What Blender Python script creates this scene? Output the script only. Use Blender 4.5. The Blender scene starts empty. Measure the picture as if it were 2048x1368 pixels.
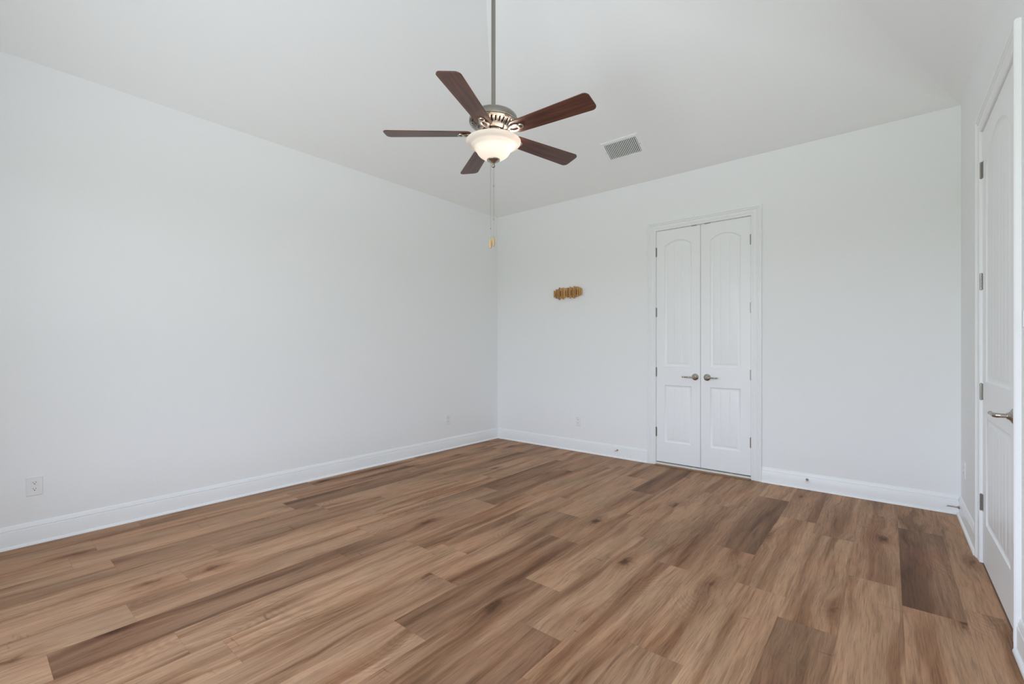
import bpy, bmesh, math, random
from mathutils import Vector, Matrix

# ------------------------------------------------------------------ camera, world, lights, exposure
C = bpy.context.scene.collection
sc = bpy.context.scene
XL, XR, YB, YF, EAVE = -4.125, 0.410, 4.688, -0.527, 3.011    # room faces (camera stands over the origin)
CAMZ = 1.22
cd = bpy.data.cameras.new('camera'); cam = bpy.data.objects.new('camera', cd); C.objects.link(cam)
cam.location = (0, 0, CAMZ); cam.rotation_euler = (math.pi/2, 0, math.radians(39.558))
cd.sensor_width = 36; cd.lens = 911.99/2048*36; cd.shift_y = 13.2/2048; cd.clip_start = 0.02
sc.camera = cam
sc.view_settings.view_transform = 'Standard'; sc.view_settings.look = 'None'
sc.view_settings.gamma = 1.0; sc.view_settings.use_curve_mapping = False
sc.view_settings.exposure = 0.0
sc.cycles.use_denoising = True
sc.cycles.max_bounces = 10; sc.cycles.diffuse_bounces = 7
sc.cycles.sample_clamp_indirect = 6; sc.cycles.use_adaptive_sampling = True; sc.cycles.adaptive_threshold = 0.02

w = bpy.data.worlds.new('sky'); sc.world = w; w.use_nodes = True
wn = w.node_tree; bg = wn.nodes['Background']; bg.inputs[1].default_value = 5.35
tcw = wn.nodes.new('ShaderNodeTexCoord'); sx = wn.nodes.new('ShaderNodeSeparateXYZ'); rw = wn.nodes.new('ShaderNodeValToRGB')
mr = wn.nodes.new('ShaderNodeMapRange'); mr.inputs['From Min'].default_value = -1; mr.inputs['From Max'].default_value = 1
for p_, c_ in ((0.30, (1.42, 1.55, 1.62)), (0.40, (0.54, 0.60, 0.50)), (0.49, (0.48, 0.54, 0.42)), (0.53, (1.66, 1.84, 2.14)), (0.70, (0.86, 1.00, 1.24))):
    if p_ == 0.30: e_ = rw.color_ramp.elements[0]; e_.position = p_
    elif p_ == 0.70: e_ = rw.color_ramp.elements[-1]; e_.position = p_
    else: e_ = rw.color_ramp.elements.new(p_)
    e_.color = (*c_, 1)      # unseen ground bands made up to light ceiling and tint walls; bright sky above
wn.links.new(tcw.outputs['Generated'], sx.inputs[0]); wn.links.new(sx.outputs['Z'], mr.inputs['Value'])
wn.links.new(mr.outputs[0], rw.inputs[0]); wn.links.new(rw.outputs[0], bg.inputs[0])

# daylight enters by the two windows of the front wall (behind the camera); portals guide the sampling
WINS = [(-2.45, -1.35), (-1.10, 0.0)]
WZ = (0.45, 2.45)
for i, (a, b) in enumerate(WINS):
    l = bpy.data.lights.new('window_portal', 'AREA'); l.shape = 'RECTANGLE'; l.size = b-a; l.size_y = WZ[1]-WZ[0]
    l.cycles.is_portal = True
    o = bpy.data.objects.new('window_portal', l); C.objects.link(o)
    o.location = ((a+b)/2, -0.527-0.115, (WZ[0]+WZ[1])/2); o.rotation_euler = (math.pi/2, 0, 0)

# ------------------------------------------------------------------ helpers
def link(name, bm, mat, parent=None, smooth=False, bevel=0):
    me = bpy.data.meshes.new(name); bm.normal_update(); bm.to_mesh(me); bm.free()
    if mat is not None: me.materials.append(mat)
    o = bpy.data.objects.new(name, me); C.objects.link(o)
    if parent is not None: o.parent = parent
    if smooth:
        for p in me.polygons: p.use_smooth = True
        try: me.set_sharp_from_angle(angle=math.radians(38))
        except Exception: pass
    if bevel:
        m = o.modifiers.new('bevel', 'BEVEL'); m.width = bevel; m.segments = 2; m.limit_method = 'ANGLE'
    return o

def tag(o, label=None, cat=None, group=None, kind=None):
    if label: o['label'] = label
    if cat: o['category'] = cat
    if group: o['group'] = group
    if kind: o['kind'] = kind
    return o

def empty(name, loc=(0, 0, 0), rz=0, parent=None):
    o = bpy.data.objects.new(name, None); C.objects.link(o); o.location = loc; o.rotation_euler = (0, 0, rz)
    o.empty_display_size = 0.05
    if parent is not None: o.parent = parent
    return o

def box(bm, x0, x1, y0, y1, z0, z1):
    vs = [bm.verts.new((x, y, z)) for x in (x0, x1) for y in (y0, y1) for z in (z0, z1)]
    for f in ((0, 1, 3, 2), (4, 6, 7, 5), (0, 4, 5, 1), (2, 3, 7, 6), (0, 2, 6, 4), (1, 5, 7, 3)):
        bm.faces.new([vs[i] for i in f])
    return vs

def lathe(bm, prof, n=48, M=Matrix.Identity(4), close=True):
    rings = []
    for r, z in prof:
        if r < 1e-6: rings.append([bm.verts.new(M @ Vector((0, 0, z)))])
        else: rings.append([bm.verts.new(M @ Vector((r*math.cos(2*math.pi*i/n), r*math.sin(2*math.pi*i/n), z))) for i in range(n)])
    for a, b in zip(rings, rings[1:]):
        if len(a) == 1 and len(b) == 1: continue
        for i in range(n):
            j = (i+1) % n
            if len(a) == 1: bm.faces.new((a[0], b[j], b[i]))
            elif len(b) == 1: bm.faces.new((a[i], a[j], b[0]))
            else: bm.faces.new((a[i], a[j], b[j], b[i]))
    if close:
        for rg in (rings[0], rings[-1]):
            if len(rg) > 2: bm.faces.new(rg)
    bmesh.ops.recalc_face_normals(bm, faces=bm.faces)

def tube(bm, pts, rads, n=12, cap=True):
    pts = [Vector(p) for p in pts]
    if not hasattr(rads, '__len__'): rads = [rads]*len(pts)
    rings = []; up = Vector((0, 0, 1))
    prev = None
    for i, p in enumerate(pts):
        d = (pts[min(i+1, len(pts)-1)]-pts[max(i-1, 0)]).normalized()
        if prev is None:
            a = d.cross(up) if abs(d.dot(up)) < 0.95 else d.cross(Vector((1, 0, 0)))
        else:
            a = prev-d*prev.dot(d)
        a.normalize(); prev = a; b = d.cross(a)
        rings.append([bm.verts.new(p+(a*math.cos(2*math.pi*k/n)+b*math.sin(2*math.pi*k/n))*rads[i]) for k in range(n)])
    for a, b in zip(rings, rings[1:]):
        for k in range(n): bm.faces.new((a[k], a[(k+1) % n], b[(k+1) % n], b[k]))
    if cap: bm.faces.new(rings[0]); bm.faces.new(rings[-1])
    bmesh.ops.recalc_face_normals(bm, faces=bm.faces)

# ------------------------------------------------------------------ materials
def mat(name, col, rough=0.5, metal=0.0, spec=0.5):
    m = bpy.data.materials.new(name); m.use_nodes = True
    b = m.node_tree.nodes['Principled BSDF']
    b.inputs['Base Color'].default_value = (*col, 1); b.inputs['Roughness'].default_value = rough
    b.inputs['Metallic'].default_value = metal; b.inputs['Specular IOR Level'].default_value = spec
    return m
def N(m, t, **kw):
    n = m.node_tree.nodes.new(t)
    for k, v in kw.items(): setattr(n, k, v)
    return n
def L(m, a, b): m.node_tree.links.new(a, b)
def bumpy(m, scale, strength, dist=0.002, stretch=(1, 1, 1), detail=3):
    tc = N(m, 'ShaderNodeNewGeometry'); mp = N(m, 'ShaderNodeMapping'); mp.inputs['Scale'].default_value = stretch
    nz = N(m, 'ShaderNodeTexNoise'); nz.inputs['Scale'].default_value = scale; nz.inputs['Detail'].default_value = detail
    bp = N(m, 'ShaderNodeBump'); bp.inputs['Strength'].default_value = strength; bp.inputs['Distance'].default_value = dist
    L(m, tc.outputs['Position'], mp.inputs['Vector']); L(m, mp.outputs['Vector'], nz.inputs['Vector'])
    L(m, nz.outputs['Fac'], bp.inputs['Height']); L(m, bp.outputs['Normal'], m.node_tree.nodes['Principled BSDF'].inputs['Normal'])
    return m

M_wall = bumpy(mat('painted drywall', (0.876, 0.891, 0.893), 0.75, spec=0.25), 42, 0.22, 0.003)
M_ceil = bumpy(mat('ceiling paint', (0.889, 0.901, 0.900), 0.8, spec=0.2), 42, 0.18, 0.003)
M_trim = bumpy(mat('trim enamel', (0.885, 0.900, 0.906), 0.32, spec=0.45), 9, 0.05, 0.002, (1, 1, 1))
M_door = bumpy(mat('door enamel', (0.895, 0.912, 0.92), 0.36, spec=0.4), 160, 0.05, 0.0006, (1, 1, 0.12))
M_plate = mat('outlet plastic', (0.84, 0.845, 0.85), 0.3)
M_dark = mat('dark slot', (0.03, 0.03, 0.03), 0.7)
M_nickel = mat('satin nickel', (0.46, 0.43, 0.385), 0.22, 1.0)
M_nickel2 = bumpy(mat('brushed nickel', (0.335, 0.32, 0.285), 0.34, 1.0), 60, 0.05, 0.0005, (1, 1, 14))
M_hinge = mat('hinge metal', (0.33, 0.31, 0.28), 0.32, 1.0)
M_tile = bumpy(mat('closet tile', (0.80, 0.78, 0.73), 0.6), 20, 0.1)
M_thresh = mat('threshold wood', (0.26, 0.145, 0.07), 0.5)
M_rubber = mat('white rubber', (0.85, 0.85, 0.83), 0.6)
M_closet = mat('closet interior', (0.6, 0.6, 0.6), 0.8)

def wood(name, c1, c2, sc_=30, rough=0.3, spec=0.5, axis='X', coat=0.0):
    m = mat(name, c1, rough, spec=spec); b = m.node_tree.nodes['Principled BSDF']
    tc = N(m, 'ShaderNodeTexCoord'); mp = N(m, 'ShaderNodeMapping')
    mp.inputs['Scale'].default_value = {'X': (0.06, 1, 1), 'Z': (1, 1, 0.06)}[axis]
    nz = N(m, 'ShaderNodeTexNoise'); nz.inputs['Scale'].default_value = sc_*4; nz.inputs['Detail'].default_value = 6; nz.inputs['Distortion'].default_value = 0.4
    cr = N(m, 'ShaderNodeValToRGB'); cr.color_ramp.elements[0].color = (*c2, 1); cr.color_ramp.elements[1].color = (*c1, 1)
    cr.color_ramp.elements[0].position = 0.38; cr.color_ramp.elements[1].position = 0.64
    L(m, tc.outputs['Object'], mp.inputs['Vector']); L(m, mp.outputs['Vector'], nz.inputs['Vector'])
    L(m, nz.outputs['Fac'], cr.inputs['Fac']); L(m, cr.outputs['Color'], b.inputs['Base Color'])
    b.inputs['Coat Weight'].default_value = coat
    return m
M_blade = wood('cherry blade', (0.130, 0.043, 0.024), (0.050, 0.016, 0.010), 12, 0.38, 0.5, 'X', 0.15)
M_rodA = wood('oak rod', (0.66, 0.38, 0.13), (0.52, 0.28, 0.09), 20, 0.45, 0.4, 'Z')
M_rodB = wood('walnut rod', (0.50, 0.26, 0.10), (0.36, 0.17, 0.06), 20, 0.45, 0.4, 'Z')
M_fob = wood('maple fob', (0.62, 0.42, 0.20), (0.50, 0.31, 0.13), 20, 0.35, 0.5, 'Z')

def floor_material():
    m = mat('oak look plank', (0.3, 0.2, 0.12), 0.5, spec=0.15); nt = m.node_tree; b = nt.nodes['Principled BSDF']
    geo = N(m, 'ShaderNodeNewGeometry')
    at = N(m, 'ShaderNodeAttribute'); at.attribute_name = 'plank'      # r: seed, g: tone, b: band strength
    sp = N(m, 'ShaderNodeSeparateColor'); L(m, at.outputs['Color'], sp.inputs['Color'])
    def math_(op, a, b_=None):
        n = N(m, 'ShaderNodeMath', operation=op)
        for i, v in enumerate((a, b_)):
            if v is None: continue
            if isinstance(v, (int, float)): n.inputs[i].default_value = v
            else: L(m, v, n.inputs[i])
        return n.outputs[0]
    off = N(m, 'ShaderNodeCombineXYZ')
    L(m, math_('MULTIPLY', sp.outputs['Red'], 37.0), off.inputs['X']); L(m, math_('MULTIPLY', sp.outputs['Red'], 91.0), off.inputs['Y'])
    add = N(m, 'ShaderNodeVectorMath', operation='ADD'); L(m, geo.outputs['Position'], add.inputs[0]); L(m, off.outputs[0], add.inputs[1])
    P = add.outputs[0]
    def noise(scale, detail=3, dist=0.0, rough=0.5, vec=None):
        mp = N(m, 'ShaderNodeMapping'); mp.inputs['Scale'].default_value = scale
        nz = N(m, 'ShaderNodeTexNoise'); nz.inputs['Scale'].default_value = 1; nz.inputs['Detail'].default_value = detail
        nz.inputs['Distortion'].default_value = dist; nz.inputs['Roughness'].default_value = rough
        L(m, vec or P, mp.inputs['Vector']); L(m, mp.outputs['Vector'], nz.inputs['Vector']); return nz.outputs['Fac']
    def ramp(fac, stops):
        r = N(m, 'ShaderNodeValToRGB'); cr = r.color_ramp
        while len(cr.elements) < len(stops): cr.elements.new(0.5)
        for e, (p, c) in zip(cr.elements, stops):
            e.position = p; e.color = (*c, 1) if hasattr(c, '__len__') else (c, c, c, 1)
        L(m, fac, r.inputs['Fac']); return r.outputs['Color']
    def mix(kind, fac, a, b_):
        n = N(m, 'ShaderNodeMix', data_type='RGBA', blend_type=kind)
        if isinstance(fac, (int, float)): n.inputs[0].default_value = fac
        else: L(m, fac, n.inputs[0])
        for i, v in ((6, a), (7, b_)):
            if isinstance(v, tuple): n.inputs[i].default_value = (*v, 1)
            else: L(m, v, n.inputs[i])
        return n.outputs[2]
    # knots: stretched cells; the grain is pushed aside around them
    vm = N(m, 'ShaderNodeMapping'); vm.inputs['Scale'].default_value = (4.4, 1.55, 0)
    vo = N(m, 'ShaderNodeTexVoronoi'); vo.inputs['Scale'].default_value = 1; vo.inputs['Randomness'].default_value = 1
    wob = N(m, 'ShaderNodeTexNoise'); wmp = N(m, 'ShaderNodeMapping'); wmp.inputs['Scale'].default_value = (9, 4, 1)
    wob.inputs['Scale'].default_value = 1; wob.inputs['Detail'].default_value = 3
    L(m, P, wmp.inputs['Vector']); L(m, wmp.outputs[0], wob.inputs['Vector'])
    wsc = N(m, 'ShaderNodeVectorMath', operation='SCALE'); L(m, wob.outputs['Color'], wsc.inputs[0]); wsc.inputs['Scale'].default_value = 0.075
    kp = N(m, 'ShaderNodeVectorMath', operation='ADD'); L(m, P, kp.inputs[0]); L(m, wsc.outputs[0], kp.inputs[1])
    L(m, kp.outputs[0], vm.inputs['Vector']); L(m, vm.outputs[0], vo.inputs['Vector'])
    KD = vo.outputs['Distance']
    csep = N(m, 'ShaderNodeSeparateColor'); L(m, vo.outputs['Color'], csep.inputs['Color'])
    has = ramp(csep.outputs['Red'], [(0.62, 1.0), (0.64, 0.0)])                   # two cells in five hold a knot
    halo = ramp(KD, [(0.0, 1.0), (0.42, 0.0)])
    hb = N(m, 'ShaderNodeSeparateColor'); L(m, halo, hb.inputs['Color']); hs = N(m, 'ShaderNodeSeparateColor'); L(m, has, hs.inputs['Color'])
    push = math_('MULTIPLY', math_('MULTIPLY', hb.outputs['Red'], hs.outputs['Red']), 0.055)
    pv = N(m, 'ShaderNodeCombineXYZ'); L(m, push, pv.inputs['X'])
    lw = N(m, 'ShaderNodeTexNoise'); lwm = N(m, 'ShaderNodeMapping'); lwm.inputs['Scale'].default_value = (3.5, 1.6, 1); lw.inputs['Scale'].default_value = 1; lw.inputs['Detail'].default_value = 2
    L(m, P, lwm.inputs['Vector']); L(m, lwm.outputs[0], lw.inputs['Vector'])
    lsc = N(m, 'ShaderNodeVectorMath', operation='SCALE'); L(m, lw.outputs['Color'], lsc.inputs[0]); lsc.inputs['Scale'].default_value = 0.055
    w1 = N(m, 'ShaderNodeVectorMath', operation='ADD'); L(m, P, w1.inputs[0]); L(m, pv.outputs[0], w1.inputs[1])
    w2 = N(m, 'ShaderNodeVectorMath', operation='ADD'); L(m, w1.outputs[0], w2.inputs[0]); L(m, lsc.outputs[0], w2.inputs[1]); W = w2.outputs[0]
    fine = noise((210, 7, 1), 4, 0.0, 0.65); grain = noise((70, 2.6, 1), 5, 0.6, 0.62, W)
    small = N(m, 'ShaderNodeVectorMath', operation='SCALE'); L(m, off.outputs[0], small.inputs[0]); small.inputs['Scale'].default_value = 0.012
    cont = N(m, 'ShaderNodeVectorMath', operation='SUBTRACT'); L(m, W, cont.inputs[0]); L(m, off.outputs[0], cont.inputs[1])
    cont2 = N(m, 'ShaderNodeVectorMath', operation='ADD'); L(m, cont.outputs[0], cont2.inputs[0]); L(m, small.outputs[0], cont2.inputs[1])
    broad = noise((6.0, 0.75, 1), 4, 0.35, 0.55, cont2.outputs[0])
    brd = math_('ADD', broad, math_('MULTIPLY', math_('SUBTRACT', grain, 0.5), 0.16))
    base = ramp(brd, [(0.26, (0.200, 0.103, 0.051)), (0.37, (0.340, 0.188, 0.102)), (0.46, (0.455, 0.268, 0.156)), (0.58, (0.510, 0.305, 0.181)), (0.74, (0.560, 0.348, 0.212))])
    drift = noise((4.2, 1.1, 1), 3, 0.4, 0.5, cont2.outputs[0])
    base = mix('MIX', ramp(drift, [(0.50, 0.0), (0.70, 0.60)]), base, (0.385, 0.250, 0.150))
    warm = noise((3.0, 1.7, 1), 2, 0.2, 0.5, w1.outputs[0])
    base = mix('MULTIPLY', ramp(warm, [(0.45, 0.0), (0.65, 0.8)]), base, (1.06, 0.97, 0.93))
    base = mix('MULTIPLY', 0.58, base, ramp(grain, [(0.30, 0.55), (0.50, 1.0), (0.75, 1.10)]))
    base = mix('MULTIPLY', 0.85, base, ramp(fine, [(0.30, 0.62), (0.52, 1.0), (0.75, 1.12)]))
    # broad dark heartwood band that runs the length of some boards
    st = noise((9.5, 0.42, 1), 3, 0.6, 0.5, W)
    base = mix('MULTIPLY', math_('MULTIPLY', ramp(st, [(0.36, 1.0), (0.50, 0.0)]), 1.0), base, (0.66, 0.58, 0.52))
    band = ramp(noise((4.5, 0.5, 1), 2, 0.5, 0.5, W), [(0.42, 1.0), (0.62, 0.15)])
    base = mix('MULTIPLY', math_('MULTIPLY', band, sp.outputs['Blue']), base, (0.50, 0.44, 0.40))
    # cathedral figure in patches
    ringw = math_('SINE', math_('MULTIPLY', math_('ADD', KD, math_('MULTIPLY', grain, 0.05)), 115.0))
    ringmask = ramp(noise((2.6, 1.2, 1), 1), [(0.56, 0.0), (0.64, 1.0)])
    base = mix('MULTIPLY', ringmask, base, ramp(math_('ADD', math_('MULTIPLY', ringw, 0.5), 0.5), [(0.2, 0.91), (0.8, 1.03)]))
    # knot body with a dark heart and a soft brown halo
    kn = math_('ADD', KD, math_('MULTIPLY', math_('SUBTRACT', noise((40, 22, 1), 3), 0.5), 0.16))
    kcol = ramp(kn, [(0.03, (0.26, 0.20, 0.16)), (0.08, (0.48, 0.40, 0.34)), (0.13, (0.78, 0.72, 0.68)), (0.27, (1, 1, 1))])
    base = mix('MULTIPLY', has, base, kcol)
    # small cross cracks
    ck = noise((4.5, 38, 1), 2, 1.4, 0.5); ckm = ramp(noise((4.2, 3.4, 1), 1), [(0.62, 0.0), (0.70, 0.9)])
    base = mix('MULTIPLY', ckm, base, ramp(ck, [(0.29, 0.60), (0.37, 1.0)]))
    tone = ramp(sp.outputs['Green'], [(0.0, (0.56, 0.51, 0.50)), (0.5, (1, 1, 1)), (1.0, (1.10, 1.09, 1.07))])
    base = mix('MULTIPLY', 1.0, base, tone)
    L(m, base, b.inputs['Base Color'])
    bp = N(m, 'ShaderNodeBump'); bp.inputs['Strength'].default_value = 0.10; bp.inputs['Distance'].default_value = 0.001
    L(m, grain, bp.inputs['Height']); L(m, bp.outputs['Normal'], b.inputs['Normal'])
    return m
M_floor = floor_material()

# ------------------------------------------------------------------ setting: floor
PW, PL_, PG = 0.22, 1.22, 0.0003
bm = bmesh.new(); colr = bm.loops.layers.float_color.new('plank'); rnd = random.Random(11)
phase = {0: 2.85, 2: 2.372, 4: 2.992, 6: 1.596, 7: 1.915, 8: 2.46, 9: 1.63, 12: 0.22, 13: 0.505, 14: 0.77, 15: 2.21, 17: 2.84, 18: 0.53, 19: 0.795}
dark = {(0, 2.85): .10, (4, 2.992): .10, (2, 1.152): .14, (6, .376): .06, (7, .695): .20, (8, 1.24): .22, (12, .22): .12,
        (8, 3.68): .16, (9, 1.63): .38, (12, 1.44): .22, (13, 2.945): .25, (17, 1.62): .15, (10, 2.9): .3, (18, 3.0): .4}
X_END, Y_END = XL, YB
k = -1
while True:
    e0 = 0.05-PW*k; e1 = e0+PW
    if e1 < XL: break
    ph = phase.get(k, rnd.uniform(0, PL_))
    y = ph-PL_*math.ceil((ph-YF)/PL_)
    while y < YB:
        xa, xb, ya, yb = max(e0+PG, XL), min(e1-PG, XR), max(y+PG, YF), min(y+PL_-PG, YB)
        seed = rnd.random(); tone = min(0.9, max(0.3, rnd.gauss(0.52, 0.06))); band = max(0.0, rnd.uniform(-0.25, 0.55))
        for (dk, dy), dv in dark.items():
            if dk == k and abs(dy-y) < 0.06: tone = 0.12+dv; band = 0.75
        if xb > xa and yb > ya:
            vs = [bm.verts.new(p) for p in ((xa, ya, 0), (xb, ya, 0), (xb, yb, 0), (xa, yb, 0))]
            f = bm.faces.new(vs)
            for lp in f.loops: lp[colr] = (seed, tone, band, 1)
        y += PL_
    k += 1
fl = link('floor', bm, M_floor); tag(fl, kind='structure', label='brown wood-look plank flooring with long staggered boards', cat='floor')
bm = bmesh.new(); box(bm, XL-0.1, XR+0.1, YF-0.1, YB+0.0, -0.12, -0.001)
sb = link('seams', bm, mat('plank seam', (0.16, 0.10, 0.065), 0.8), fl)
sb['label'] = 'dark bevelled gaps between the boards'

# ------------------------------------------------------------------ setting: walls
T = 0.115
CLO = (-1.895, -0.988, 2.457)         # closet opening x0, x1, head
DRO = (2.800, 3.712, 2.457)           # right-wall door opening y0, y1, head
H = EAVE+0.02
bm = bmesh.new()
box(bm, XL-T, CLO[0], YB, YB+T, 0, H); box(bm, CLO[1], XR+T, YB, YB+T, 0, H); box(bm, CLO[0], CLO[1], YB, YB+T, CLO[2], H)
tag(link('wall_back', bm, M_wall), kind='structure', label='white painted wall with the double closet doors', cat='wall')
bm = bmesh.new(); box(bm, XL-T, XL, YF-T, YB, 0, H)
tag(link('wall_left', bm, M_wall), kind='structure', label='large blank white textured wall on the left', cat='wall')
bm = bmesh.new()
box(bm, XR, XR+T, YF-T, DRO[0], 0, H); box(bm, XR, XR+T, DRO[1], YB, 0, H); box(bm, XR, XR+T, DRO[0], DRO[1], DRO[2], H)
tag(link('wall_right', bm, M_wall), kind='structure', label='narrow view of white wall around the entry door', cat='wall')
bm = bmesh.new()
xs = [XL, WINS[0][0], WINS[0][1], WINS[1][0], WINS[1][1], XR]
for i in range(5):
    if i in (1, 3):
        box(bm, xs[i], xs[i+1], YF-T, YF, 0, WZ[0]); box(bm, xs[i], xs[i+1], YF-T, YF, WZ[1], H)
    else: box(bm, xs[i], xs[i+1], YF-T, YF, 0, H)
tag(link('wall_front', bm, M_wall), kind='structure')
for i, (a, b) in enumerate(WINS):
    bm = bmesh.new(); fw = 0.04
    box(bm, a, b, YF-0.07, YF-0.03, WZ[0], WZ[0]+fw); box(bm, a, b, YF-0.07, YF-0.03, WZ[1]-fw, WZ[1])
    box(bm, a, a+fw, YF-0.07, YF-0.03, WZ[0]+fw, WZ[1]-fw); box(bm, b-fw, b, YF-0.07, YF-0.03, WZ[0]+fw, WZ[1]-fw)
    box(bm, a+fw, b-fw, YF-0.065, YF-0.035, (WZ[0]+WZ[1])/2-0.02, (WZ[0]+WZ[1])/2+0.02)
    tag(link('window_%d' % (i+1), bm, M_trim), kind='structure')

# hipped ceiling: four slopes up to a small flat
SB, SL, TOP = 0.583, 0.718, 4.30
rise = TOP-EAVE; dB, dL = rise/SB, rise/SL
x0, x1, y0, y1 = XL+dL, XR-dL, YF+dB, YB-dB
if y1-y0 < 0.1: y0 = y1 = (YF+YB)/2; 
o = [Vector((XL-T, 0, 0))]
bm = bmesh.new()
V = lambda x, y, z: bm.verts.new((x, y, z))
# back and right slopes are lofted from level contours; their shared corner is a soft rounded one
rows = []; NR, NA = 28, 18
for i in range(NR+1):
    h = rise*i/NR; bx, by = XR-h/SL, YB-h/SB
    c_ = min(0.9*h, 0.4*(XR-XL-2*h/SL))
    row = [V(XL+h/SL, by, EAVE+h)]
    for j in range(NA+1):
        an = math.pi/2*(1-j/NA)
        if i > 0 or j == 0: row.append(V(bx-c_+c_*math.cos(an), by-c_+c_*math.sin(an), EAVE+h))
        else: row.append(row[1])
    row.append(V(bx, YF+h/SB, EAVE+h)); rows.append(row)
for r0, r1 in zip(rows, rows[1:]):
    for j in range(len(r0)-1):
        vs = [r0[j], r0[j+1], r1[j+1], r1[j]]
        vs = [v for q, v in enumerate(vs) if v not in vs[:q]]
        bm.faces.new(vs)
fl0, ft0 = V(XL, YF, EAVE), V(XL+dL, YF+dB, TOP)
lb = [r[0] for r in rows]; rf = [r[-1] for r in rows]
bm.faces.new([fl0, ft0]+lb[::-1])                       # left slope
bm.faces.new([ft0, fl0]+rf)                             # front slope
bm.faces.new([ft0]+rows[-1])
for f in bm.faces: f.smooth = True
bmesh.ops.recalc_face_normals(bm, faces=bm.faces)
ce = link('ceiling', bm, M_ceil); ce.data.set_sharp_from_angle(angle=math.radians(15));
tag(ce, kind='structure', label='white vaulted ceiling sloping up from every wall', cat='ceiling')

# closet interior behind the double doors, with its tile floor and the threshold strip
bm = bmesh.new(); box(bm, -2.6, -0.3, YB+T, YB+T+0.7, -0.02, 0.024)
for x_ in (CLO[0]+0.001, -1.515, -1.165):
    box(bm, x_, {CLO[0]+0.001: -1.519, -1.515: -1.169, -1.165: CLO[1]-0.001}[x_], YB-0.004, YB+T, 0.0, 0.024)
tag(link('floor_closet', bm, M_tile), kind='structure')
bm = bmesh.new(); box(bm, -2.65, -0.25, YB+T+0.7, YB+T+0.75, 0, 2.7); box(bm, -2.65, -2.6, YB+T, YB+T+0.7, 0, 2.7); box(bm, -0.3, -0.25, YB+T, YB+T+0.7, 0, 2.7); box(bm, -2.65, -0.25, YB+T, YB+T+0.7, 2.7, 2.75)
tag(link('wall_closet', bm, M_closet), kind='structure')
bm = bmesh.new(); box(bm, XR+T+0.3, XR+T+0.35, DRO[0]-0.3, DRO[1]+0.3, 0, 2.7)
tag(link('wall_hall', bm, M_closet), kind='structure')
bm = bmesh.new(); box(bm, CLO[0]+0.001, CLO[1]-0.001, YB-0.052, YB-0.0045, 0.0, 0.009)
tag(link('trim_1', bm, M_thresh, bevel=0.002), kind='structure', label='thin brown wooden threshold strip under the closet doors', cat='trim')

# mapping functions: a = along wall, z = up, w = out into the room
backmap = lambda a, z, w_: Vector((a, YB-w_, z))
rightmap = lambda a, z, w_: Vector((XR-w_, a, z))
leftmap = lambda a, z, w_: Vector((XL+w_, a, z))
frontmap = lambda a, z, w_: Vector((a, YF+w_, z))

def sweep_frame(bm, mp, a0, a1, ht, prof):
    path = [((a0, 0.0), (-1, 0)), ((a0, ht), (-1, 1)), ((a1, ht), (1, 1)), ((a1, 0.0), (1, 0))]
    rows = [[bm.verts.new(mp(p[0]+d[0]*u, p[1]+d[1]*u, w_)) for u, w_ in prof] for p, d in path]
    for r0, r1 in zip(rows, rows[1:]):
        for i in range(len(prof)): bm.faces.new((r0[i], r0[(i+1) % len(prof)], r1[(i+1) % len(prof)], r1[i]))
    bm.faces.new(rows[0]); bm.faces.new(rows[-1]); bmesh.ops.recalc_face_normals(bm, faces=bm.faces)
CAS = [(0.0, 0.0), (0.0, 0.006), (0.004, 0.0105), (0.014, 0.0110), (0.0165, 0.0075), (0.0205, 0.0070), (0.024, 0.0105), (0.048, 0.0130), (0.0505, 0.0095), (0.0545, 0.0095),
       (0.058, 0.0155), (0.064, 0.0165), (0.067, 0.0130), (0.070, 0.0130), (0.074, 0.0195), (0.088, 0.0205), (0.092, 0.016), (0.092, 0.0)]
JAMB = [(-0.0, -0.0), (-0.0, -0.11), (0.004, -0.11), (0.004, 0.0)]
def casing(name, mp, a0, a1, ht, label):
    bm = bmesh.new(); sweep_frame(bm, mp, a0-0.0, a1+0.0, ht, CAS)
    o = link(name, bm, M_trim, smooth=True); tag(o, label, 'door casing', kind='structure')
    bm = bmesh.new(); sweep_frame(bm, mp, a0+0.001, a1-0.001, ht-0.001, [(0, -0.0005), (0, -0.11), (-0.001, -0.11), (-0.001, -0.0005)])
    bm2 = bmesh.new(); sweep_frame(bm2, mp, a0, a1, ht, [(-0.012, -0.045), (-0.012, -0.075), (-0.001, -0.075), (-0.001, -0.045)])
    link('jamb', bm, M_trim, o); link('stop_strip', bm2, M_trim, o)
    return o
casing('trim_2', backmap, CLO[0], CLO[1], CLO[2], 'white moulded casing around the double closet doors')
casing('trim_3', rightmap, DRO[0], DRO[1], DRO[2], 'white moulded casing around the single entry door')

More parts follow.
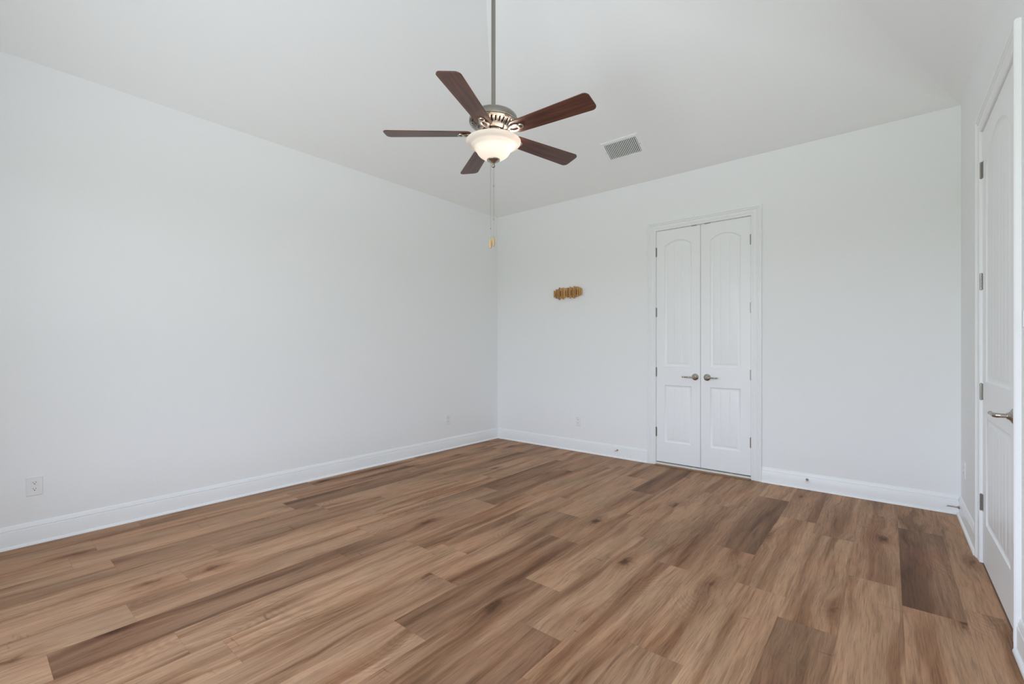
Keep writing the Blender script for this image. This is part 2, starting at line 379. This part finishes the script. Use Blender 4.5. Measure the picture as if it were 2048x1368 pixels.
BASE = [(0, 0), (0.0135, 0), (0.0135, 0.100), (0.0125, 0.103), (0.0085, 0.1045), (0.0080, 0.108), (0.0115, 0.1105), (0.0110, 0.117), (0.0070, 0.124), (0.0060, 0.134), (0.003, 0.1375), (0, 0.138)]
SHOE = [(0.0135, 0.0), (0.0260, 0.0), (0.0255, 0.005), (0.0235, 0.010), (0.0195, 0.0145), (0.0135, 0.017)]
def run(bm, mp, a0, a1, prof):
    rows = [[bm.verts.new(mp(a, z, w_)) for w_, z in prof] for a in (a0, a1)]
    n = len(prof)
    for i in range(n): bm.faces.new((rows[0][i], rows[0][(i+1) % n], rows[1][(i+1) % n], rows[1][i]))
    bm.faces.new(rows[0]); bm.faces.new(rows[1]); bmesh.ops.recalc_face_normals(bm, faces=bm.faces)
def baseboard(name, mp, runs, label=None):
    bm = bmesh.new(); b2 = bmesh.new()
    for a0, a1, s0, s1 in runs: run(bm, mp, a0, a1, BASE); run(b2, mp, a0+s0, a1-s1, SHOE)
    o = link(name, bm, M_trim, smooth=True); tag(o, label, 'baseboard' if label else None, kind='structure')
    link('shoe_molding', b2, M_trim, o, smooth=True)
baseboard('baseboard_left', leftmap, [(YF, YB, .014, .014)], 'long white baseboard along the blank left wall')
baseboard('baseboard_back', backmap, [(XL+.0135, CLO[0]-.092, .0125, 0.0), (CLO[1]+.092, XR-.0135, 0.0, .0125)], 'white baseboard on both sides of the closet doors')
baseboard('baseboard_right', rightmap, [(YF, DRO[0]-.092, 0, 0.004), (DRO[1]+.092, YB, 0.004, .014)], 'white baseboard on both sides of the entry door')
baseboard('baseboard_front', frontmap, [(XL+.014, XR-.014, .014, .014)])

# ------------------------------------------------------------------ doors
def panel_loop(bm, al, ar, zb, zt, sag, d, dep, xs_, mp):
    """outline of a (possibly arched) panel inset by d at depth dep; returns bottom row and top row of verts"""
    hw0 = (ar-al)/2; hw = hw0-d; cx = (al+ar)/2
    bot, top = [], []
    for t in xs_:
        x = cx+t*hw
        if sag > 0:
            R0 = (hw0*hw0+sag*sag)/(2*sag); R = R0-d; zc = zt+sag-R0
            zz = zc+math.sqrt(max(R*R-(t*hw)**2, 0))
        else: zz = zt-d
        bot.append(bm.verts.new(mp(x, zb+d, dep))); top.append(bm.verts.new(mp(x, zz, dep)))
    return bot, top
def make_leaf(bm, mp, a0, a1, z0, z1, panels, th=0.035, pitch=0.083):
    """panelled leaf, front face at w=0"""
    holes = []
    for al, ar, zb, zt, sag in panels:
        inset = 0.044; hw = (ar-al)/2-inset; n = int((hw*2)/pitch)
        if (ar-al) < 0.35: g = [-0.5, 0.5]
        else: g = [i-(n-1)/2 for i in range(n)]
        gx = [q*pitch for q in g if abs(q*pitch) < hw-0.015]
        ts = {-1.0, 1.0}
        for i in range(1, 24): ts.add(round(-1+2*i/24, 4))
        gs = set()
        for q in gx:
            for e in (-0.0042, 0.0, 0.0042): ts.add(round((q+e)/hw, 5))
            ts = {t for t in ts if not (abs(t*hw-q) < 0.0041 and abs(t*hw-q) > 0.0002)}
            gs.add(round(q/hw, 5))
        xs_ = sorted(ts)
        prof = [(0.0, 0.0), (0.004, -0.0045), (0.011, -0.0075), (0.020, -0.0080), (0.026, -0.0080), (0.034, -0.0050), (0.044, -0.0035)]
        loops = []
        for d, dep in prof: loops.append(panel_loop(bm, al, ar, zb, zt, sag, d, dep, xs_, mp))
        for (b0, t0), (b1, t1) in zip(loops, loops[1:]):
            A = b0+t0[::-1]; B = b1+t1[::-1]; n_ = len(A)
            for i in range(n_): bm.faces.new((A[i], A[(i+1) % n_], B[(i+1) % n_], B[i]))
        b_, t_ = loops[-1]
        for i, t in enumerate(xs_):
            if any(abs(t-q) < 2e-4 for q in gs):
                nrm = (mp(0, 0, 1)-mp(0, 0, 0))*0.0038
                # groove: keep the border vertex and sink an inner one
                for v in (b_[i], t_[i]): v.co -= nrm
        for i in range(len(xs_)-1): bm.faces.new((b_[i], b_[i+1], t_[i+1], t_[i]))
        A = loops[0][0]+loops[0][1][::-1]; holes.append(A)
    rect = [bm.verts.new(mp(*p, 0)) for p in ((a0, z0), (a1, z0), (a1, z1), (a0, z1))]
    edges = []
    for lp in [rect]+holes:
        for i in range(len(lp)):
            e = bm.edges.get((lp[i], lp[(i+1) % len(lp)])) or bm.edges.new((lp[i], lp[(i+1) % len(lp)]))
            edges.append(e)
    bmesh.ops.triangle_fill(bm, use_beauty=True, use_dissolve=False, edges=edges)
    back = [bm.verts.new(mp(*p, -th)) for p in ((a0, z0), (a1, z0), (a1, z1), (a0, z1))]
    for i in range(4): bm.faces.new((rect[i], rect[(i+1) % 4], back[(i+1) % 4], back[i]))
    bm.faces.new(back)
    bmesh.ops.recalc_face_normals(bm, faces=bm.faces)

def framem(mp, a, z, w_):
    """local frame matrix on a wall: X=along a, Y=up... columns a, z, w"""
    o_ = mp(a, z, w_); A = mp(a+1, z, w_)-o_; Z = mp(a, z+1, w_)-o_; W = mp(a, z, w_+1)-o_
    return Matrix(((A.x, Z.x, W.x, o_.x), (A.y, Z.y, W.y, o_.y), (A.z, Z.z, W.z, o_.z), (0, 0, 0, 1)))

def hinge(mp, a, z, parent, side, plate=0.0):
    """butt hinge: knuckle barrel with three segments and finials; side = direction of leaf"""
    M = Matrix.Translation(mp(a, z, 0.006))
    bm = bmesh.new(); r = 0.0062; h = 0.047
    pr = [(0.0, -h-0.004), (0.004, -h-0.003), (r*0.8, -h)]
    for k in range(5):
        b0 = -h+k*2*h/5; b1 = b0+2*h/5
        pr += [(r*0.86, b0+0.0004), (r, b0+0.0012), (r, b1-0.0012), (r*0.86, b1-0.0004)]
    pr += [(r*0.8, h), (0.004, h+0.003), (0, h+0.004)]
    lathe(bm, pr, 14, M)
    o_ = link('hinge', bm, M_hinge, parent, smooth=True)
    bm = bmesh.new()
    lo, hi = (a, a+side*(0.010+plate)) if side > 0 else (a+side*(0.010+plate), a)
    pts = [mp(x, zz, ww) for x in (lo, hi) for zz in (z-0.046, z+0.046) for ww in (-0.002, 0.0022)]
    vs = [bm.verts.new(p) for p in pts]
    for f in ((0, 1, 3, 2), (4, 6, 7, 5), (0, 4, 5, 1), (2, 3, 7, 6), (0, 2, 6, 4), (1, 5, 7, 3)): bm.faces.new([vs[i] for i in f])
    bmesh.ops.recalc_face_normals(bm, faces=bm.faces)
    link('hinge_plate', bm, M_hinge, o_)
    return o_

def lever(mp, a, z, parent, dirn, length=0.115):
    M = framem(mp, a, z, 0)
    t = empty('lever_handle', (0, 0, 0), 0, parent)
    t['label'] = 'satin nickel lever handle'
    bm = bmesh.new()
    lathe(bm, [(0, 0.0), (0.033, 0.0), (0.0335, 0.003), (0.031, 0.006), (0.026, 0.009), (0.019, 0.0125), (0.0145, 0.017), (0.0125, 0.022), (0, 0.022)], 40, M)
    link('rose', bm, M_nickel, t, smooth=True)
    bm = bmesh.new()
    P = lambda x, y, w_: M @ Vector((x, y, w_))
    tube(bm, [P(0, 0, 0.018), P(0, 0, 0.040), P(dirn*0.002, 0.000, 0.050), P(dirn*0.010, 0.000, 0.057), P(dirn*0.022, 0.001, 0.059)], [0.0095, 0.0095, 0.0105, 0.0098, 0.0088], 16)
    pts = [P(dirn*0.018, 0.0, 0.059)]; rr = [0.0085]
    for x, r_ in ((0.030, 0.0092), (0.036, 0.0076), (0.040, 0.0086), (0.082, 0.0072), (0.088, 0.0070), (0.090, 0.0052), (0.094, 0.0052), (0.097, 0.0072), (0.104, 0.0084), (0.111, 0.0072), (length, 0.0025)):
        pts.append(P(dirn*x, -0.0012*math.sin(x*22), 0.0585)); rr.append(r_)
    tube(bm, pts, rr, 16)
    link('lever', bm, M_nickel, t, smooth=True)
    return t

HZ = (0.345, 0.975, 1.602, 2.236)
DLAB = 'white panelled closet door leaf, %s of the pair, nickel lever by the middle gap'
def closet_leaf(name, a0, a1, pan, hx, side, hl, ldir, lab):
    e = empty(name, backmap((a0+a1)/2, 0.034, 0)); tag(e, lab, 'door', kind='structure')
    inv = Matrix.Translation(-e.location)
    mp = lambda a, z, w_: backmap(a, z, w_-0.002)-e.location
    bm = bmesh.new(); make_leaf(bm, mp, a0, a1, 0.036, 2.4535, pan)
    link('door_leaf', bm, M_door, e, smooth=True)
    for z in HZ: hinge(mp, hx, z, e, side)
    lever(mp, hl, 0.936, e, ldir)
    bm = bmesh.new(); cxx = hl+ (0 if True else 0)
    a_ = -1.504 if a0 < -1.5 else -1.377
    for p in (0,): box(bm, a_-0.027, a_+0.027, YB-0.001, YB+0.02, 2.4505, 2.4565)
    for v in bm.verts: v.co -= e.location
    link('ball_catch', bm, M_hinge, e)
    return e
SEAM = -1.4425
closet_leaf('door_1', CLO[0]+0.003, SEAM-0.002, [(-1.806, -1.530, 1.036, 2.283, 0.057), (-1.806, -1.530, 0.245, 0.840, 0)], CLO[0]-0.001, 1, -1.494, -1,
            'left white closet door leaf with arched panel, hinged beside the outlet wall')
closet_leaf('door_2', SEAM+0.002, CLO[1]-0.003, [(-1.352, -1.076, 1.036, 2.283, 0.057), (-1.352, -1.076, 0.245, 0.840, 0)], CLO[1]+0.001, -1, -1.379, 1,
            'right white closet door leaf with arched panel, hinged on the side towards the entry door')
e = empty('door_3', rightmap((DRO[0]+DRO[1])/2, 0.012, 0)); tag(e, 'white single entry door at the right edge, nickel lever, seen edge-on', 'door', kind='structure')
mpd = lambda a, z, w_: rightmap(a, z, w_-0.003)-e.location
bm = bmesh.new(); make_leaf(bm, mpd, DRO[0]+0.003, DRO[1]-0.003, 0.012, 2.4535, [(2.945, 3.600, 1.036, 2.215, 0.125), (2.945, 3.600, 0.245, 0.840, 0)])
link('door_leaf', bm, M_door, e, smooth=True)
for z in HZ: hinge(mpd, DRO[1]+0.004, z, e, -1, 0.022)
lever(mpd, 2.868, 0.930, e, 1, 0.115)

# ------------------------------------------------------------------ outlets and switch
def outlet(mp, a, z, label, group=None):
    M = framem(mp, a, z, 0); loc = M.to_translation(); R_ = M.to_3x3().to_4x4()
    t = empty('wall_outlet', loc); tag(t, label, 'outlet', group)
    bm = bmesh.new(); hw, hh = 0.037, 0.059
    rows = [[(sx*(hw-i), sy*(hh-i), w_) for sx, sy in ((-1, -1), (1, -1), (1, 1), (-1, 1))] for i, w_ in ((0, 0), (0, 0.003), (0.003, 0.006))]
    vr = [[bm.verts.new(R_ @ Vector(p)) for p in r] for r in rows]
    for r0, r1 in zip(vr, vr[1:]):
        for i in range(4): bm.faces.new((r0[i], r0[(i+1) % 4], r1[(i+1) % 4], r1[i]))
    bm.faces.new(vr[-1]); bm.faces.new(vr[0]); bmesh.ops.recalc_face_normals(bm, faces=bm.faces)
    link('cover_plate', bm, M_plate, t)
    bm = bmesh.new(); lathe(bm, [(0, 0.006), (0.0032, 0.006), (0.0028, 0.0072), (0, 0.0074)], 12, R_); link('screw', bm, M_plate, t)
    for s_ in (1, -1):
        bm = bmesh.new(); n = 28; ring0, ring1 = [], []
        for i in range(n):
            an = 2*math.pi*i/n; x = 0.0172*math.cos(an); y = max(-0.0125, min(0.0125, 0.0172*math.sin(an)))+s_*0.0195
            ring0.append(bm.verts.new(R_ @ Vector((x, y, 0.006)))); ring1.append(bm.verts.new(R_ @ Vector((x*0.96, y, 0.0078))))
        for i in range(n): bm.faces.new((ring0[i], ring0[(i+1) % n], ring1[(i+1) % n], ring1[i]))
        bm.faces.new(ring1); bmesh.ops.recalc_face_normals(bm, faces=bm.faces)
        rc = link('receptacle', bm, M_plate, t)
        bm = bmesh.new()
        for x, hh_ in ((-0.0062, 0.0038), (0.0062, 0.0032)):
            vs = box(bm, x-0.0011, x+0.0011, s_*0.0195+0.0015-hh_+0.003, s_*0.0195+0.0015+hh_+0.003, 0.0079, 0.0083)
        lathe(bm, [(0, 0.0079), (0.0028, 0.0079), (0.0028, 0.0083), (0, 0.0083)], 12, Matrix.Translation((0, s_*0.0195-0.0055, 0)))
        bmesh.ops.transform(bm, matrix=R_, verts=bm.verts)
        bmesh.ops.recalc_face_normals(bm, faces=bm.faces)
        link('plug_slots', bm, M_dark, rc)
    return t
outlet(leftmap, 0.297, 0.360, 'white duplex outlet low on the left wall, nearest the camera')
outlet(leftmap, 3.770, 0.358, 'white duplex outlet on the left wall close to the far corner')
outlet(backmap, -2.846, 0.358, 'white duplex outlet on the closet wall below the wooden wall piece')
outlet(rightmap, 4.46, 0.372, 'white outlet between the entry door casing and the right corner')
t = empty('light_switch', rightmap(2.600, 1.335, 0)); tag(t, 'white light switch plate at the right picture edge, beside the entry door', 'light switch')
bm = bmesh.new(); box(bm, -0.0058, 0, -0.058, 0.058, -0.058, 0.058); link('cover_plate', bm, M_plate, t, bevel=0.002)
for yy in (0.028, -0.023):
    bm = bmesh.new(); box(bm, -0.0095, -0.0058, yy-0.016, yy+0.016, -0.033, 0.033); link('rocker', bm, M_plate, t, bevel=0.0015)

# ------------------------------------------------------------------ door stops
def doorstop(mp, a, z, label, ln=0.078):
    M = framem(mp, a, z, 0.0135); t = empty('door_stop', M.to_translation()); tag(t, label, 'door stop')
    R_ = M.to_3x3().to_4x4()
    bm = bmesh.new(); lathe(bm, [(0, 0), (0.011, 0), (0.0105, 0.003), (0.007, 0.009), (0.0048, 0.014), (0.0042, 0.018), (0.0042, ln-0.011), (0, ln-0.011)], 18, R_)
    link('shaft', bm, M_hinge, t, smooth=True)
    bm = bmesh.new(); lathe(bm, [(0, ln-0.011), (0.0062, ln-0.011), (0.0068, ln-0.004), (0.005, ln), (0, ln)], 16, R_)
    tip = link('rubber_tip', bm, M_rubber, t, smooth=True); tip['label'] = 'white rubber tip'
doorstop(backmap, -2.335, 0.086, 'small metal door stop on the baseboard left of the closet doors')
doorstop(backmap, -0.545, 0.084, 'small metal door stop on the baseboard right of the closet doors, seen end-on')
doorstop(rightmap, 4.605, 0.070, 'small metal door stop sticking out in the right corner, by the entry door')

# ------------------------------------------------------------------ wall piece of upright wooden rods
f_, cx_, cy_ = 911.99, 1024, 697.2; cyaw, syaw = math.cos(0.6904), math.sin(0.6904)
rods = [(430, 590, 900), (490, 540, 930), (555, 530, 950), (630, 470, 990), (695, 490, 930), (765, 465, 970), (825, 490, 920), (885, 480, 890),
        (950, 475, 890), (1030, 430, 940), (1100, 465, 900), (1175, 410, 930), (1245, 430, 890), (1320, 430, 850), (1395, 450, 820), (1448, 485, 790)]
t = empty('wall_decor', (-2.985, YB, 1.89)); tag(t, 'small golden-brown wall piece of upright wooden rods on the white closet wall', 'wall decor')
rr_ = random.Random(4)
for i, (X, Ya, Yb) in enumerate(rods):
    a = -3.176+i*(0.381/15)
    Zd = -syaw*a+cyaw*4.66
    za = CAMZ+(cy_-(550+Ya/19.54))/f_*Zd; zb = CAMZ+(cy_-(550+Yb/19.54))/f_*Zd
    za -= 0.006; zb += 0.006
    bm = bmesh.new(); dpt = 0.019+0.006*((i*5) % 3 == 0)
    lathe(bm, [(0, zb-1.89), (0.0078, zb-1.89), (0.0093, zb-1.888), (0.0093, za-1.892), (0.0078, za-1.89), (0, za-1.89)], 14, Matrix.Translation((a+2.985, -dpt, 0)))
    link('wooden_rod', bm, (M_rodA, M_rodB, M_rodA)[(i*7+i//3) % 3], t, smooth=True)
bm = bmesh.new(); box(bm, -0.188, 0.188, -0.010, -0.0005, -0.030, 0.035); link('backing_strip', bm, mat('gap shade backing', (0.16, 0.075, 0.03), 0.6), t)  # backing coloured dark to stand in for shade between the rods

# ------------------------------------------------------------------ ceiling vent on the slope above the closet wall
th = math.atan(SB); ct, st = math.cos(th), math.sin(th)
vy = 4.185+0.105*ct; vx = -2.075; vz = EAVE+(YB-vy)*SB
vm = Matrix(((1, 0, 0, 0), (0, ct, -st, 0), (0, -st, -ct, 0), (0, 0, 0, 1)))
t = empty('ceiling_vent', (vx, vy, vz)); tag(t, 'white rectangular air vent grille set in the sloped ceiling', 'air vent')
def vlink(name, bm, m, par=t, **k):
    bmesh.ops.transform(bm, matrix=vm, verts=bm.verts); bmesh.ops.recalc_face_normals(bm, faces=bm.faces); return link(name, bm, m, par, **k)
VW, VH, FB = 0.400, 0.242, 0.030
bm = bmesh.new()
rings = [(0, 0.0), (0, 0.003), (0.004, 0.008), (FB-0.003, 0.010), (FB, 0.008), (FB, 0.0005)]
vr = [[bm.verts.new((sx*(VW/2-i), sy*(VH/2-i), w_)) for sx, sy in ((-1, -1), (1, -1), (1, 1), (-1, 1))] for i, w_ in rings]
for r0, r1 in zip(vr, vr[1:]):
    for i in range(4): bm.faces.new((r0[i], r0[(i+1) % 4], r1[(i+1) % 4], r1[i]))
vlink('grille_frame', bm, M_trim)
bm = bmesh.new(); box(bm, -VW/2+FB-0.001, VW/2-FB+0.001, -VH/2+FB-0.001, VH/2-FB+0.001, 0.0002, 0.0010)
vlink('duct_shade_sheet', bm, mat('duct shade', (0.055, 0.055, 0.05), 0.8))  # flat dark sheet painted as duct shade; the ceiling has no hole
bm = bmesh.new(); iw, ih = VW/2-FB, VH/2-FB; nb = 19
for i in range(nb):
    x = -iw+(i+0.7)*2*iw/(nb+0.2); box(bm, x-0.0042, x+0.0042, -ih, ih, 0.0062, 0.0085)
lv = vlink('louvers', bm, M_trim); lv['label'] = 'front white louver blades'
bm = bmesh.new(); nb = 9
for i in range(nb):
    y = -ih+(i+0.5)*2*ih/nb; box(bm, -iw, iw, y-0.0024, y+0.0024, 0.0014, 0.0026)
lv = vlink('cross_louvers', bm, mat('shaded louver', (0.42, 0.42, 0.41), 0.5)); lv['label'] = 'cross louvers behind the front blades, darkened as if in shade'  # darker copy of the louver colour, shade behind the front blades painted in
for sx in (-1, 1):
    bm = bmesh.new(); lathe(bm, [(0, 0.0088), (0.004, 0.0088), (0.0035, 0.0108), (0, 0.0112)], 10, Matrix.Translation((sx*(VW/2-FB/2), 0, 0))); vlink('screw', bm, M_hinge)

# ------------------------------------------------------------------ ceiling fan
FX, FY, FZ = -1.8663, 2.0805, 2.533
fan = empty('ceiling_fan', (FX, FY, TOP)); tag(fan, 'five-blade ceiling fan with dark cherry blades, nickel motor and lit frosted bowl', 'ceiling fan')
def fl_(name, bm, m, par=fan, smooth=True, **k):
    for v in bm.verts: v.co += Vector((0, 0, -TOP))
    return link(name, bm, m, par, smooth=smooth, **k)
bm = bmesh.new(); lathe(bm, [(0, TOP-0.001), (0.068, TOP-0.001), (0.070, TOP-0.012), (0.062, TOP-0.045), (0.040, TOP-0.075), (0.018, TOP-0.088), (0, TOP-0.088)], 40); fl_('canopy', bm, M_nickel2)
bm = bmesh.new(); lathe(bm, [(0.0130, 2.66), (0.0130, TOP-0.08)], 28); fl_('downrod', bm, M_nickel2)
bm = bmesh.new(); lathe(bm, [(0, 2.672), (0.016, 2.672), (0.021, 2.668), (0.024, 2.661), (0.060, 2.6585), (0.108, 2.6530), (0.132, 2.6450), (0.1435, 2.6340), (0.1480, 2.6200), (0.1485, 2.6070), (0.1465, 2.6010), (0.1420, 2.5990), (0.138, 2.5990)], 64, close=False); fl_('motor_housing', bm, M_nickel2)
# slotted lower ring
bm = bmesh.new(); ns = 30
P0 = [(0.1410, 2.5995), (0.1400, 2.5950), (0.1340, 2.5925)]; P1 = [(0.095, 2.5590), (0.088, 2.5535), (0.080, 2.5495), (0.070, 2.5480)]
angs = []
for i in range(ns):
    a0 = 2*math.pi*i/ns; w1 = 2*math.pi/ns
    angs += [(a0+w1*0.34, 's'), (a0+w1*0.66, 'b')]
rows_r = P0+[(0.1265, 2.5880), (0.1030, 2.5665)]+P1
grid = [[bm.verts.new((r*math.cos(a), r*math.sin(a), z)) for a, _ in angs] for r, z in rows_r]
na = len(angs)
for ri in range(len(rows_r)-1):
    for i in range(na):
        if ri == 3 and angs[i][1] == 's': continue
        bm.faces.new((grid[ri][i], grid[ri][(i+1) % na], grid[ri+1][(i+1) % na], grid[ri+1][i]))
bmesh.ops.recalc_face_normals(bm, faces=bm.faces)
vr_ = fl_('vented_ring', bm, M_nickel); md = vr_.modifiers.new('thick', 'SOLIDIFY'); md.thickness = 0.0018; md.offset = -1
vr_['label'] = 'polished nickel ring pierced by a row of slots'
bm = bmesh.new(); lathe(bm, [(0, 2.645), (0.085, 2.645), (0.085, 2.580), (0.068, 2.556), (0, 2.556)], 40); fl_('motor_core', bm, M_dark)
bm = bmesh.new(); lathe(bm, [(0, 2.549), (0.066, 2.549), (0.0685, 2.544), (0.0675, 2.533), (0.058, 2.529), (0.0, 2.529)], 48); fl_('flywheel', bm, M_nickel)
bm = bmesh.new(); lathe(bm, [(0, 2.530), (0.052, 2.530), (0.056, 2.526), (0.056, 2.505), (0.050, 2.492), (0.0, 2.492)], 40); fl_('switch_housing', bm, M_nickel2)

# blades with their irons
A0 = 3.84341
PITCH = math.radians(-11)
def blade_outline():
    pts = []; r0, r1, w0, w1 = 0.135, 0.662, 0.053, 0.0685
    def arc(cx, cy, r, a, b, n=7):
        return [(cx+r*math.cos(a+(b-a)*i/n), cy+r*math.sin(a+(b-a)*i/n)) for i in range(n+1)]
    pts += arc(r1-0.030, -w1+0.030, 0.030, -math.pi/2, 0)
    pts += arc(r1-0.030, w1-0.030, 0.030, 0, math.pi/2)
    pts += arc(r0+0.035, w0-0.035, 0.035, math.pi/2, math.pi)
    pts += arc(r0+0.035, -w0+0.035, 0.035, math.pi, 1.5*math.pi)
    return pts
def make_blade():
    bm = bmesh.new(); pts = blade_outline(); t_ = 0.0035
    lo = [bm.verts.new((x, y, -t_)) for x, y in pts]; hi = [bm.verts.new((x, y, t_)) for x, y in pts]
    bm.faces.new(lo[::-1]); bm.faces.new(hi)
    for i in range(len(pts)): j = (i+1) % len(pts); bm.faces.new((lo[i], lo[j], hi[j], hi[i]))
    b_ = link('blade', bm, M_blade, fan, bevel=0.0012)
    # iron: arm from flywheel to an open oval plate under the blade with a domed end
    bm = bmesh.new()
    tube(bm, [(0.058, 0, 0.004), (0.080, 0, 0.002), (0.102, 0.000, -0.004), (0.124, 0.0, -0.0085)], [0.0085, 0.0075, 0.0080, 0.0095], 12)
    n = 26; rings = []
    for i in range(n):
        an = 2*math.pi*i/n; c_ = Vector((0.158+0.036*math.cos(an), 0.0225*math.sin(an), -0.0078))
        out = Vector((math.cos(an), math.sin(an)*0.8, 0)).normalized()
        rings.append([bm.verts.new(c_+out*(0.0085*math.cos(q))+Vector((0, 0, 0.0048*math.sin(q)))) for q in [2*math.pi*k/8 for k in range(8)]])
    for i in range(n):
        a_, b2_ = rings[i], rings[(i+1) % n]
        for k in range(8): bm.faces.new((a_[k], a_[(k+1) % 8], b2_[(k+1) % 8], b2_[k]))
    lathe(bm, [(0, -0.0165), (0.010, -0.0155), (0.017, -0.0125), (0.0205, -0.008), (0.021, -0.0045), (0, -0.0045)], 24, Matrix.Translation((0.200, 0, 0)))
    bmesh.ops.recalc_face_normals(bm, faces=bm.faces)
    link('blade_iron', bm, M_nickel, b_, smooth=True)
    return b_
proto = make_blade()
for k in range(5):
    if k == 0: b_ = proto
    else:
        b_ = proto.copy(); C.objects.link(b_); b_.parent = fan
        for ch in [c for c in proto.children]:
            c2 = ch.copy(); C.objects.link(c2); c2.parent = b_
    b_.location = (0, 0, FZ-TOP); b_.rotation_mode = 'XYZ'
    b_.rotation_euler = (Matrix.Rotation(A0+k*2*math.pi/5, 4, 'Z') @ Matrix.Rotation(PITCH, 4, 'X')).to_euler()

# frosted bowl
M_glass = bpy.data.materials.new('frosted glass'); M_glass.use_nodes = True; nt = M_glass.node_tree; nt.nodes.clear()
out = nt.nodes.new('ShaderNodeOutputMaterial'); mx = nt.nodes.new('ShaderNodeMixShader'); mx.inputs[0].default_value = 0.42
tr = nt.nodes.new('ShaderNodeBsdfTranslucent'); tr.inputs[0].default_value = (0.97, 0.95, 0.91, 1)
pb = nt.nodes.new('ShaderNodeBsdfPrincipled'); pb.inputs['Base Color'].default_value = (0.86, 0.82, 0.77, 1); pb.inputs['Roughness'].default_value = 0.35
nt.links.new(pb.outputs[0], mx.inputs[1]); nt.links.new(tr.outputs[0], mx.inputs[2]); nt.links.new(mx.outputs[0], out.inputs[0])
bm = bmesh.new()
outer = [(0.030, 2.3760), (0.050, 2.3800), (0.068, 2.3880), (0.084, 2.3990), (0.096, 2.4120), (0.105, 2.4270), (0.113, 2.4410), (0.123, 2.4500), (0.131, 2.4545), (0.134, 2.4590), (0.142, 2.4640), (0.154, 2.4685), (0.164, 2.4740), (0.1685, 2.4810), (0.1680, 2.4860), (0.1640, 2.4880)]
inner = [(r-0.0035 if r > 0.04 else r, z+0.0035) for r, z in outer[:-1]][::-1]
lathe(bm, outer+inner, 72, close=False)
n_ = 72
fl_('glass_bowl', bm, M_glass)
bm = bmesh.new(); lathe(bm, [(0, 2.382), (0.036, 2.380), (0.0405, 2.376), (0.0395, 2.371), (0.032, 2.366), (0.022, 2.362), (0.0145, 2.356), (0.0095, 2.350), (0.0070, 2.3455), (0.0100, 2.342), (0.0118, 2.337), (0.0100, 2.3315), (0.005, 2.328), (0, 2.3275)], 36); fl_('finial', bm, M_nickel)
# bulbs
M_bulb = bpy.data.materials.new('lit bulb'); M_bulb.use_nodes = True; bb = M_bulb.node_tree.nodes['Principled BSDF']
bb.inputs['Base Color'].default_value = (1, 0.9, 0.8, 1); bb.inputs['Emission Color'].default_value = (1.0, 0.83, 0.74, 1); bb.inputs['Emission Strength'].default_value = 115
BULB = Vector((0.080*cyaw, 0.080*syaw, 0))
for sgn, m_ in ((1, M_bulb), (-1, M_plate)):
    bm = bmesh.new(); pr = [(0, -0.022), (0.010, -0.020), (0.018, -0.012), (0.021, 0), (0.018, 0.012), (0.010, 0.020), (0, 0.022)]
    lathe(bm, pr, 20, Matrix.Translation((sgn*BULB.x, sgn*BULB.y, 2.468)))
    o_ = fl_('bulb', bm, m_)
    o_['label'] = 'glowing warm bulb' if sgn > 0 else 'unlit bulb'
    bm = bmesh.new(); tube(bm, [(sgn*BULB.x*0.45, sgn*BULB.y*0.45, 2.505), (sgn*BULB.x*0.85, sgn*BULB.y*0.85, 2.485)], 0.011, 12); fl_('lamp_holder', bm, M_nickel2)
# pull chains
px = (cyaw, syaw)
for off, zt, zb, fz0, fz1, conn in ((-0.0175, 2.368, 1.893, 1.8325, 1.8935, (1.955,)), (0.0015, 2.329, 1.902, 1.8455, 1.9065, (2.215, 2.012))):
    bm = bmesh.new(); x, y = off*px[0], off*px[1]
    tube(bm, [(x, y, zt), (x, y, zb)], 0.0009, 6)
    zz = zt
    for cz in conn: lathe(bm, [(0, cz-0.006), (0.0026, cz-0.004), (0.0026, cz+0.004), (0, cz+0.006)], 8, Matrix.Translation((x, y, 0)))
    ch = fl_('pull_chain', bm, M_hinge)
    bm = bmesh.new(); h_ = fz1-fz0
    lathe(bm, [(0, fz0), (0.0050, fz0+0.002), (0.0085, fz0+h_*0.22), (0.0090, fz0+h_*0.42), (0.0072, fz0+h_*0.7), (0.0042, fz0+h_*0.93), (0, fz1)], 18, Matrix.Translation((x, y, 0)))
    fb = fl_('wooden_fob', bm, M_fob, ch); fb['label'] = 'light wooden pull'
